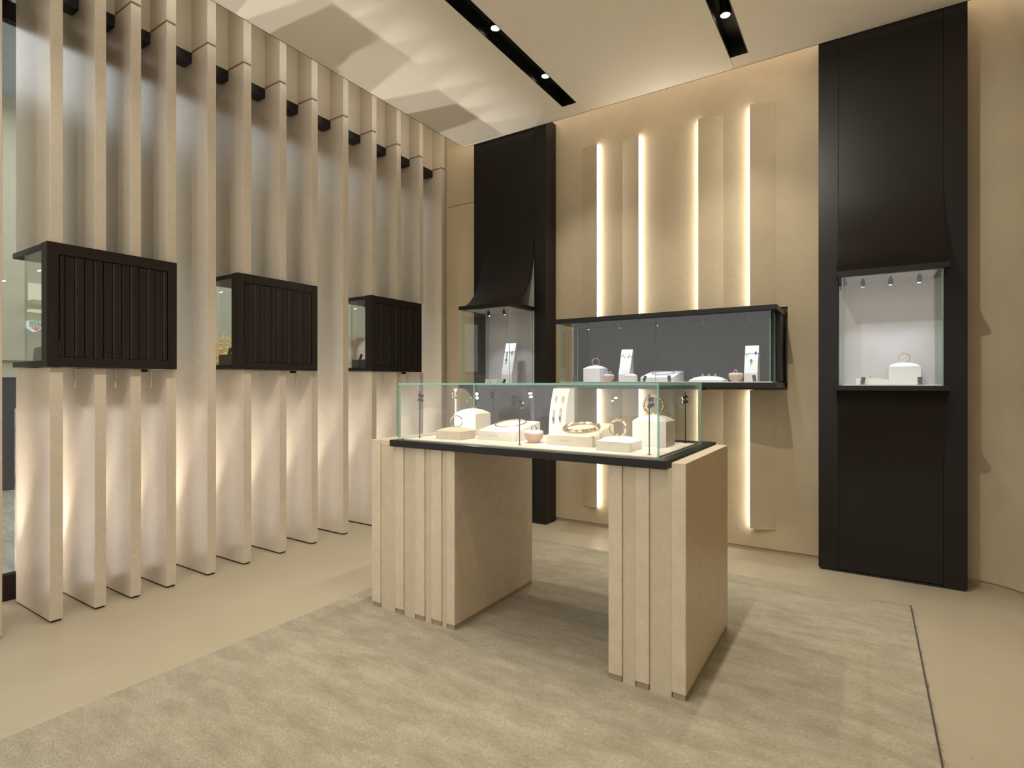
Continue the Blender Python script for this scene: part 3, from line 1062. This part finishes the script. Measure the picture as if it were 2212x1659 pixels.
def necklace(cx, cy, zf, slope, rx, ry, link_r, n, material, label, seglen=0.8, doubled=False):
    """closed chain lying on a sloping stand; zf = stand height at cy"""
    t = thing('necklace', (cx, cy, zf), label, 'necklace', 'necklaces on sloped stands', world=False)
    mb = MB()
    sm = MB()
    ang = [2 * PI * k / n for k in range(n)]

    def pt(a, rr=1.0, up=0.0):
        x, y = rx * math.cos(a) * rr, ry * math.sin(a) * rr
        return (x, y, y * slope + link_r * 1.02 + up)
    for d in ((0.0, 1.0), (0.9, 0.96)) if doubled else ((0.0, 1.0),):
        for k in range(n):
            a0, a1 = ang[k] + 0.0, ang[k] + 2 * PI / n * seglen
            am = (a0 + a1) / 2
            up = d[0] * link_r + 0.0
            mb.tube([pt(a0, d[1], up), pt(am, d[1], up), pt(a1, d[1], up)], [link_r * 0.6, link_r, link_r * 0.6], 7)
            e = pt(a1 + 2 * PI / n * (1 - seglen) / 2, d[1], up)
            sm.ball(e, link_r * 0.85, seg=7, rings=4)
    part(mb, 'links', material, t, smooth=True)
    part(sm, 'connectors', M['silver'] if doubled else material, t, smooth=True)
    return t


def slant_stand(x0, x1, yf, yt, yb, z, z1, z2, label):
    """upright white stand whose front leans back above its foot"""
    t = thing('earring_stand', ((x0 + x1) / 2, yf, z), label, 'display stand', 'tall leaning earring stands')
    part(MB().prism([(yf, z), (yf, z1), (yt, z2), (yb, z2), (yb, z)], 'x', x0, x1), 'body', M['white'], t, bevel=0.001)
    f = 0.72
    yb_, zb_ = yf + (yt - yf) * f, z1 + (z2 - z1) * f
    part(MB().box(x0 - 0.001, x1 + 0.001, yb_ - 0.0035, yb_ - 0.0005, zb_ - 0.0015, zb_ + 0.0015), 'holding_cord', M['steel'], t)
    return t, yb_, zb_


# ------------------------------------------------------------------ contents of the wide wall showcase
dome_block(-1.970, -1.823, 4.150, 4.320, VF, 0.110, 0.028, 'bracelet_stand', M['white'], 'white domed block under a thin bracelet at the left of the wide wall showcase')
bracelet(-1.896, 4.235, VF + 0.137, 0.030, M['gold'], 'thin beaded bracelet on the white block in the wide wall showcase', 'beads')
zt = bowl(-1.715, 4.07, VF, 0.046, 'pink bowl in front of the white domed block at the left of the wide showcase', 0)
finger_ring(-1.728, 4.07, zt, 'left ring on the pink bowl at the left of the wide showcase', M['silver'], M['gem'], st=0.006)
finger_ring(-1.700, 4.07, zt, 'right ring on the pink bowl at the left of the wide showcase', M['silver'], M['gem'], st=0.006)
t, yb_, zb_ = slant_stand(-1.662, -1.569, 4.150, 4.220, 4.240, VF, 1.321, 1.520, 'white leaning stand with two butterfly earrings in the wide wall showcase')
for q, (x, sg_) in enumerate(((-1.633, 1), (-1.592, -1))):
    e = thing('earring', (x, yb_ - 0.004, zb_), '%s butterfly earring on the white leaning stand' % ('left', 'right')[q], 'earring', 'butterfly earrings', world=False)
    w = MB()
    w.ball((-0.006 * sg_, -0.002, 0.009), 0.006, 0.0016, 0.011, 8, 5)
    w.ball((0.005 * sg_, -0.002, -0.008), 0.006, 0.0016, 0.009, 8, 5)
    part(w, 'wings', M['rose'], e, smooth=True)
    part(MB().ball((0, -0.003, 0), 0.003, 0.002, 0.008, 8, 5), 'body', M['gem'], e, smooth=True)
dome_block(-1.586, -1.504, 4.085, 4.150, VF, 0.049, 0.014, 'ring_stand', M['white'], 'small white ring block in front of the butterfly earring stand')
finger_ring(-1.545, 4.115, VF + 0.063, 'ring on the small white block beside the butterfly earrings', M['rose'], M['gem'])
wedge_block(-1.470, -1.215, 4.120, 4.400, VF, 0.036, 0.088, M['white'], 'white sloped stand with a dark bead necklace in the middle of the wide showcase')
necklace(-1.335, 4.26, VF + 0.066, 0.19, 0.086, 0.088, 0.0034, 40, M['steel'], 'dark bead necklace lying on the white sloped stand', 0.5)
dome_block(-1.107, -0.866, 4.140, 4.310, VF, 0.012, 0.030, 'ring_stand', M['white'], 'low wide white cushion with three small rings in the wide showcase', power=2.6)
for q, x in enumerate((-1.022, -0.978, -0.932)):
    finger_ring(x, 4.20, VF + 0.042, '%s of three clear-stone rings on the low white cushion' % ('left', 'middle', 'right')[q], M['silver'], M['gem'], r=0.006, st=0.005)
zt = bowl(-0.765, 4.07, VF, 0.048, 'pink bowl beside the balloon brooches at the right of the wide showcase', 0)
finger_ring(-0.768, 4.07, zt, 'ring with a pink stone on the pink bowl beside the balloon brooches', M['silver'], M['ruby'], r=0.011, st=0.007)
t, yb_, zb_ = slant_stand(-0.727, -0.639, 4.150, 4.208, 4.263, VF, 1.321, 1.516, 'white leaning stand with three balloon brooches at the right of the wide showcase')
for q, (x, dz, mt, lab) in enumerate(((-0.713, 0.0, M['gem'], 'clear'), (-0.656, 0.004, M['sapphire'], 'blue'), (-0.683, -0.050, M['emerald'], 'green'))):
    zz = zb_ + dz
    yy = 4.150 + (zz - 1.321) / (1.516 - 1.321) * 0.058 - 0.006
    e = thing('brooch', (x, yy, zz), '%s balloon brooch with a curling string on the white leaning stand' % lab, 'brooch', 'balloon brooches', world=False)
    part(MB().ball((0, -0.001, 0), 0.0085, 0.0035, 0.011, 12, 7), 'balloon', mt, e, smooth=True)
    part(MB().tube([(0, 0.0, -0.010), (-0.002, -0.001, -0.02), (0.001, -0.003, -0.031), (-0.001, -0.006, -0.042)], 0.0011, 5), 'string', M['steel'], e, smooth=True)

# corner case
F2 = 1.2425
t, yb_, zb_ = slant_stand(-2.738, -2.628, 4.080, 4.156, 4.169, F2, 1.326, 1.610, 'white leaning stand with two drop earrings in the corner glass case')
for q, x in enumerate((-2.708, -2.655)):
    e = thing('earring', (x, yb_ - 0.004, zb_), ('long drop earring with dark links, left on the corner case stand', 'single dark oval link earring, right on the corner case stand')[q], 'earring', 'drop earrings', world=False)
    part(MB().cyl((0, 0.001, 0.014), (0, 0.0, -0.004), 0.0012, 6), 'hook', M['gold'], e)
    lk = MB()
    for j in range(1 if q else 4):
        zc = -0.024 - 0.027 * j
        n = 14
        lk.tube([(0.006 * math.cos(2 * PI * s / n), -0.004 - 0.0066 * j, zc + 0.018 * math.sin(2 * PI * s / n)) for s in range(n)], 0.0022, 6, True)
    part(lk, 'links', M['rose'] if q == 0 else M['steel'], e, smooth=True)
    if q == 0:
        part(MB().ball((0, -0.016, -0.075), 0.005, 0.003, 0.011, 8, 5), 'stone', M['steel'], e, smooth=True)
b_ = MB().box(-2.848, -2.725, 3.985, 4.06, F2, F2 + 0.044)
bx = thing('ring_stand', (-2.79, 4.02, F2), 'small white box with a gold pin in the corner glass case', 'display stand')
part(b_, 'body', M['white'], bx, bevel=0.003)
br = thing('brooch', (-2.795, 3.984, F2 + 0.03), 'gold pin set over the edge of the small white box', 'brooch', world=False)
mb = MB()
for q in range(6):
    mb.ball((random.uniform(-0.004, 0.004), -0.0035, 0.020 - q * 0.008), 0.005, seg=7, rings=4)
part(mb, 'beads', M['gold'], br, smooth=True)
part(MB().ball((0.012, 0.0, 0.020), 0.004, seg=7, rings=4), 'stone', M['gem'], br, smooth=True)

# right case
dome_block(0.114, 0.274, 4.100, 4.235, F2, 0.110, 0.026, 'bracelet_stand', M['white'], 'white domed block under a gold bracelet in the right glass case')
bracelet(0.195, 4.165, F2 + 0.135, 0.028, M['gold'], 'gold bead bracelet on the white block in the right glass case', 'beads', tie=M['white'])
rl = thing('ring_stand', (0.03, 4.03, F2), 'low white half-round block with a ring at the left of the right glass case', 'display stand')
prof = [(4.02, F2)] + [(4.02 + 0.05 - 0.05 * math.cos(PI * k / 14), F2 + 0.040 * math.sin(PI * k / 14) ** 0.8) for k in range(1, 14)] + [(4.12, F2)]
poly = [(-0.055, F2), (-0.055, F2 + 0.038)] + [(0.045 + 0.085 * math.sin(PI / 2 * k / 10), F2 + 0.038 * math.cos(PI / 2 * k / 10) ** 0.7) for k in range(0, 10)] + [(0.131, F2)]
part(MB().prism(poly, 'y', 4.03, 4.13), 'body', M['white'], rl)
finger_ring(0.02, 4.07, F2 + 0.040, 'small gold ring with a green stone on the low white block', M['gold'], M['emerald'], r=0.005, st=0.004)

# ------------------------------------------------------------------ rug
rug = thing('rug', (-1.16, 1.2, 0), 'large taupe rug with a streaked pile under the display table', 'rug')
part(MB().box(-2.535, 0.205, -1.4, 3.80, 0.0, 0.011), 'pile', M['rug'], rug, bevel=0.004)
part(MB().box(0.2051, 0.2095, -1.4, 3.795, 0.0, 0.010), 'binding', M['rug_edge'], rug, label='dark binding along the right edge')
fz = MB()
for q in range(60):
    y = random.uniform(-1.0, 3.79)
    fz.tube([(0.203, y, 0.008), (0.210, y + random.uniform(-.008, .008), 0.010), (0.2155 + random.uniform(0, 0.010), y + random.uniform(-0.02, 0.02), 0.002)], 0.0009, 4)
part(fz, 'loose_fibres', M['rug'], rug, kind='stuff')

# ------------------------------------------------------------------ display table: two stone pedestals and the glass showcase on them
PY0, PY1, PZ = 2.165, 2.925, 0.911
RUGZ = 0.011


def pedestal(slabs, x0, x1, label, tall, tall_fill=None):
    t = thing('stone_pedestal', ((x0 + x1) / 2, (PY0 + PY1) / 2, RUGZ), label, 'pedestal', 'stone pedestals of the display table')
    part(MB().box(x0 + 0.012, x1 - 0.012, PY0 + 0.03, PY1, RUGZ, PZ - 0.001), 'core', M['ped'], t)
    for i, (a, b_) in enumerate(slabs):
        edge = i in (0, len(slabs) - 1)
        top = 0.938 if i == tall else PZ
        y1 = PY1 if edge else PY0 + 0.0298
        part(MB().box(a, b_, PY0, y1 if not edge else PY1 + 0.003, RUGZ + 0.024, top), 'stone_slab', M['ped'], t, bevel=0.0025)
        part(MB().box(a + 0.003, b_ - 0.003, PY0 + 0.004, (y1 if not edge else PY1), RUGZ, RUGZ + 0.0235), 'foot', M['foot'], t)
    for i in range(len(slabs) - 1):
        a, b_ = slabs[i][1] + 0.0003, slabs[i + 1][0] - 0.0003
        poly = [(a, PY0 + 0.0075), (a + 0.003, PY0 + 0.006), (b_ - 0.01, PY0 + 0.0015), (b_, PY0 + 0.0015), (b_, PY0 + 0.0298), (a, PY0 + 0.0298)]
        part(MB().prism(poly, 'z', RUGZ, PZ - 0.0005), 'hammered_infill', M['ped_rough'], t, label='rough hammered stone infill')
    if tall_fill:
        part(MB().box(tall_fill[0], tall_fill[1], PY0 + 0.004, PY1, PZ, 0.938), 'top_block', M['ped'], t, bevel=0.002)
    return t


pedestal([(-2.325, -2.257), (-2.145, -2.084), (-2.000, -1.935), (-1.888, -1.821), (-1.788, -1.735)], -2.325, -1.735, 'wide left stone pedestal of the display table with four rough bands', 0, (-2.2568, -2.166))
pedestal([(-0.912, -0.852), (-0.795, -0.737), (-0.646, -0.590)], -0.912, -0.590, 'narrow right stone pedestal of the display table, nearest the camera', 2)

TX0, TX1, TY0, TY1 = -2.160, -0.660, 2.138, 2.985
GX0, GX1, GY0, GY1 = -2.130, -0.700, 2.172, 2.862
t = thing('table_showcase', ((TX0 + TX1) / 2, 2.5, PZ), 'long clear glass showcase with a black tray on the stone pedestals', 'showcase')
part(MB().box(TX0, TX1, TY0, TY1, PZ + 0.0005, 0.945), 'tray', M['black'], t, bevel=0.0015)
part(MB().box(GX0 + 0.022, GX1 - 0.018, GY0 + 0.022, GY1 - 0.055, 0.9452, 0.950), 'suede_mat', M['suede'], t, label='cream suede mat')
GT = 0.010
ZG = 1.2515
pane((GX0, GX1, GY0, GY0 + GT, 0.9453, ZG - GT), 'glass_pane', t)
pane((GX0, GX1, GY1 - GT, GY1, 0.9453, ZG - GT), 'glass_pane', t)
pane((GX0, GX0 + GT, GY0 + GT + 0.0005, GY1 - GT - 0.0005, 0.9453, ZG - GT), 'glass_pane', t)
pane((GX1 - GT, GX1, GY0 + GT + 0.0005, GY1 - GT - 0.0005, 0.9453, ZG - GT), 'glass_pane', t)
pane((GX0, GX1, GY0, GY1, ZG - GT + 0.0004, ZG), 'glass_top', t)
ZT = 0.950


def lamp_post(x, y, heads, label, lens, lit, col, zt=1.205, lr=0.0065):
    s = thing('spotlight_post', (x, y, ZT), label, 'spotlight', 'slim spotlight posts inside the table showcase')
    part(MB().cyl((x, y, ZT), (x, y, ZT + 0.003), 0.0075), 'base', M['metal'], s)
    part(MB().cyl((x, y, ZT + 0.003), (x, y, zt), 0.0026, 8), 'pole', M['metal'], s)
    for (zh, dx, dy, dz) in heads:
        d = Vector((dx, dy, dz)).normalized()
        off = Vector((d.y, -d.x, 0)).normalized() * 0.010 if abs(d.x) + abs(d.y) > 0.1 else Vector((0.01, 0, 0))
        c = Vector((x, y, zh)) + off
        part(MB().cyl((x - 0.0, y, zh - 0.006), (x, y, zh + 0.006), 0.0052, 8), 'clamp', M['metal'], s)
        h = part(MB().cyl(tuple(c - d * 0.012), tuple(c + d * 0.014), 0.0085, 14), 'spot_head', M['metal'], s, smooth=True)
        part(MB().cyl(tuple(c + d * 0.0141), tuple(c + d * 0.0146), lr, 14), 'lens', lens, h)
        if lit:
            spot('post_beam', tuple(c + d * 0.02), tuple(c + d * 0.6), lit, 90, 0.7, 0.006, col)


lamp_post(-2.062, 2.269, ((1.183, 0.2, 0.9, -0.3), (1.158, 0.35, 0.85, -0.3)), 'spotlight post at the front left corner of the table showcase', M['lens_cool'], 2.2, COOL, 1.210)
lamp_post(-1.416, 2.269, ((1.163, 0.6, 0.6, -0.55), (1.138, -0.5, 0.8, -0.3)), 'spotlight post at the middle of the front glass of the table showcase', M['lens_cool'], 2.2, COOL, 1.187)
lamp_post(-0.766, 2.254, ((1.181, -0.3, 0.9, -0.3), (1.156, -0.8, 0.4, -0.45)), 'spotlight post at the front right corner of the table showcase', M['lens_cool'], 2.2, COOL, 1.206)
lamp_post(-0.762, 2.785, ((1.181, -0.8, -0.35, -0.45), (1.158, -0.95, -0.2, -0.2)), 'spotlight post with two warm lit heads at the back right of the showcase', M['lens_warm'], 1.2, (1.0, 0.82, 0.6), 1.209)
lamp_post(-2.035, 2.775, ((1.184, 0.62, -0.78, -0.02), (1.160, 0.68, -0.73, -0.04)), 'spotlight post with two dazzling white heads at the back left of the showcase', M['lens_cool'], 0.9, COOL, 1.205, 0.0082)

dome_block(-1.966, -1.800, 2.292, 2.429, ZT, 0.043, 0.020, 'bracelet_stand', M['suede_tan'], 'low tan suede cushion at the front left of the table showcase')
bracelet(-1.880, 2.362, ZT + 0.061, 0.031, M['silver'], 'polished white metal bangle tied to the low tan cushion at front left', 'plain', tie=M['suede_tan'])
dome_block(-2.047, -1.889, 2.550, 2.700, ZT, 0.122, 0.030, 'bracelet_stand', M['suede'], 'tall cream suede block at the back left of the table showcase')
bracelet(-1.968, 2.625, ZT + 0.150, 0.032, M['steel'], 'dark metal double bangle on the tall cream block at back left', 'twist', tie=M['suede_tan'])
wedge_block(-1.751, -1.514, 2.380, 2.640, ZT, 0.050, 0.090, M['suede_pale'], 'pale suede sloped stand with lettering and a slim rose gold necklace', 'VHERNIER')
necklace(-1.640, 2.535, ZT + 0.078, 0.155, 0.083, 0.090, 0.0040, 34, M['rose'], 'slim rose gold link necklace on the pale sloped stand', 0.6)
zt = bowl(-1.415, 2.404, ZT, 0.049, 'blush pink bowl with a white lid in the middle of the table showcase', 0)
finger_ring(-1.415, 2.404, zt, 'dark and gold ring on the blush bowl in the table showcase', M['steel'], M['rose'], r=0.0125, st=0.006)
wedge_block(-1.316, -1.075, 2.360, 2.620, ZT, 0.050, 0.096, M['suede_tan'], 'tan suede sloped stand with lettering and a heavy gold necklace', 'VHERNIER')
necklace(-1.185, 2.475, ZT + 0.076, 0.17, 0.090, 0.085, 0.0060, 14, M['gold'], 'heavy polished gold link necklace on the tan sloped stand', 0.78, True)
# suede strips draped over the right end of the tan stand
dr = thing('draped_ribbon', (-1.07, 2.42, ZT), 'cream suede strips hanging over the right end of the tan sloped stand', 'ribbon')
for q in range(5):
    yy = 2.385 + q * 0.017
    zz = ZT + 0.052 + q * 0.0035
    part(MB().tube([(-1.12 + q * 0.004, yy + 0.02, zz + 0.006), (-1.085, yy + 0.008, zz + 0.005), (-1.069, yy, zz - 0.004), (-1.0675, yy - 0.004, zz - 0.022), (-1.069, yy - 0.006, zz - 0.036 + (q % 2) * 0.008)], [0.003, 0.0045, 0.0045, 0.004, 0.002], 7), 'strip', M['suede'], dr, smooth=True)
dome_block(-1.018, -0.859, 2.277, 2.430, ZT, 0.042, 0.021, 'bracelet_stand', M['suede'], 'low cream suede cushion at the front right of the table showcase')
bracelet(-0.945, 2.350, ZT + 0.061, 0.037, M['gold'], 'gold double bangle with stones tied to the low cream cushion', 'double', tie=M['suede'])
dome_block(-0.949, -0.785, 2.545, 2.690, ZT, 0.120, 0.030, 'bracelet_stand', M['suede_pale'], 'tall pale suede block at the back right of the table showcase')
bracelet(-0.868, 2.615, ZT + 0.148, 0.046, M['gold'], 'large gold bangle with pale stones on the tall pale block', 'double', tie=M['suede_pale'])
# curved white stand with four earrings
es = thing('earring_stand', (-1.40, 2.66, ZT), 'curved white upright stand with four gold drop earrings in the table showcase', 'display stand')
ex0, ex1 = -1.452, -1.352
H = 0.272
prof = []
for k in range(13):
    u = k / 12
    prof.append((2.625 + 0.055 * u ** 2.4, ZT + H * u))
poly = prof + [(2.735, ZT + H), (2.735, ZT)]
part(MB().prism(poly, 'x', ex0, ex1), 'body', M['white'], es)
for q, (fx, fz, ln) in enumerate(((0.30, 0.82, 0.045), (0.72, 0.82, 0.045), (0.27, 0.56, 0.085), (0.66, 0.58, 0.085))):
    x = ex0 + (ex1 - ex0) * fx
    z = ZT + H * fz
    y = 2.625 + 0.055 * fz ** 2.4 - 0.005
    e = thing('earring', (x, y, z), ('short gold bar earring, upper left on the curved white stand', 'short gold bar earring, upper right on the curved white stand', 'long gold and black drop earring, lower left on the curved white stand', 'long gold and black drop earring, lower right on the curved white stand')[q], 'earring', 'gold drop earrings', world=False)
    g = MB()
    n = int(ln / 0.011)
    for j in range(n):
        if q > 1 and j in (n - 3, n - 2):
            continue
        zc = -j * 0.0108
        g.ball((0.0016 * (-1) ** j, -0.0015 * j * (1 if q > 1 else 0.4), zc), 0.0056, 0.0042, 0.0076, 8, 5)
    part(g, 'links', M['rose'], e, smooth=True)
    if q > 1:
        zc = -(n - 2.5) * 0.0108
        part(MB().tube([(0, -0.0015 * (n - 3), zc + 0.010), (0, -0.0015 * (n - 2), zc - 0.010)], [0.0062, 0.0035], 8), 'dark_stone', M['steel'], e, smooth=True)

# ------------------------------------------------------------------ recessed light channels and downlights
for k, (a, b_, ye) in enumerate(((S1[0], S1[1], 4.042), (S2[0], S2[1], 4.070))):
    t = thing('light_channel', ((a + b_) / 2, 1.2, ZC), ('left of two long black recessed light channels in the ceiling', 'right of two long black recessed light channels in the ceiling')[k], 'light channel', 'light channels in the ceiling')
    d = 0.11
    e = 0.0015
    part(MB().box(a + e, a + 0.006, -1.6, ye - e, ZC - 0.001, ZC + d).box(b_ - 0.006, b_ - e, -1.6, ye - e, ZC - 0.001, ZC + d).box(a + 0.006, b_ - 0.006, ye - 0.006, ye - e, ZC - 0.001, ZC + d).box(a + 0.006, b_ - 0.006, -1.6, ye - 0.006, ZC + d - 0.006, ZC + d), 'channel', M['track'], t)
# (x, y, aim, watts, cone, label)
DL = [(-2.03, 2.955, (-1.6, 2.85, 0), 95, 88, 'nearer of two round downlights visible in the left ceiling channel'),
      (-2.03, 3.62, (-1.9, 4.0, 0), 80, 85, 'farther of two round downlights visible in the left ceiling channel'),
      (-0.745, 3.63, (-0.7, 4.1, 0.0), 75, 85, 'single round downlight visible in the right ceiling channel'),
      (-2.03, 2.25, (-2.2, 2.2, 0), 85, 88, 'first downlight out of view in the left ceiling channel'),
      (-2.03, 1.70, (-2.2, 1.75, 0), 85, 88, 'second downlight out of view in the left ceiling channel'),
      (-2.03, 0.95, (-2.2, 1.2, 0), 80, 88, 'third downlight out of view in the left ceiling channel'),
      (-2.03, 0.20, (-3.4, 1.6, 1.2), 90, 75, 'fourth downlight out of view in the left ceiling channel, added to light the fins'),  # unseen accent spot added to brighten the row of fins
      (-2.03, -0.60, (-3.5, 2.4, 1.8), 110, 70, 'fifth downlight out of view in the left ceiling channel, added to light the fins'),  # second added accent spot, also aimed at the fins
      (-0.745, 2.90, (-0.9, 2.75, 0.0), 85, 88, 'first downlight out of view in the right ceiling channel'),
      (-0.745, 1.90, (-0.85, 1.9, 0.0), 90, 88, 'second downlight out of view in the right ceiling channel'),
      (-0.745, 1.20, (-0.7, 1.3, 0), 75, 88, 'third downlight out of view in the right ceiling channel'),
      (-0.745, 0.50, (-0.9, 2.4, 0.5), 35, 75, 'fourth downlight out of view in the right ceiling channel, added to light the pedestals'),  # added frontal fill for the pedestals, source not in view
      (-0.745, -0.30, (-1.5, 2.6, 0.5), 40, 70, 'fifth downlight out of view in the right ceiling channel, added to light the pedestals'),  # more added frontal fill on the table and pedestals
      (-0.745, 2.35, (0.45, 2.5, 0.0), 85, 80, 'slanted downlight out of view in the right ceiling channel, added to brighten the floor'),  # added lamp that lifts the dark floor on the right side
      (-0.745, 1.55, (0.78, 4.0, 2.0), 270, 90, 'tilted downlight out of view in the right ceiling channel, added to brighten the wall')]  # strong added lamp that brightens the curved right wall
for (x, y, aim, watt, cone, lab) in DL:
    s = thing('downlight', (x, y, ZC + 0.03), lab, 'downlight', 'downlights in the ceiling channels')
    part(MB().cyl((x, y, ZC + 0.103), (x, y, ZC + 0.032), 0.034, 18), 'housing', M['track'], s, smooth=True)
    part(MB().lathe([(0.0001, 0.0), (0.028, 0.0)], x, y, ZC + 0.0315, 18), 'lens', M['lens'], s)
    spot('downlight_beam', (x, y, ZC + 0.026), aim, watt * 0.72, cone, 0.55, 0.03, WARM)
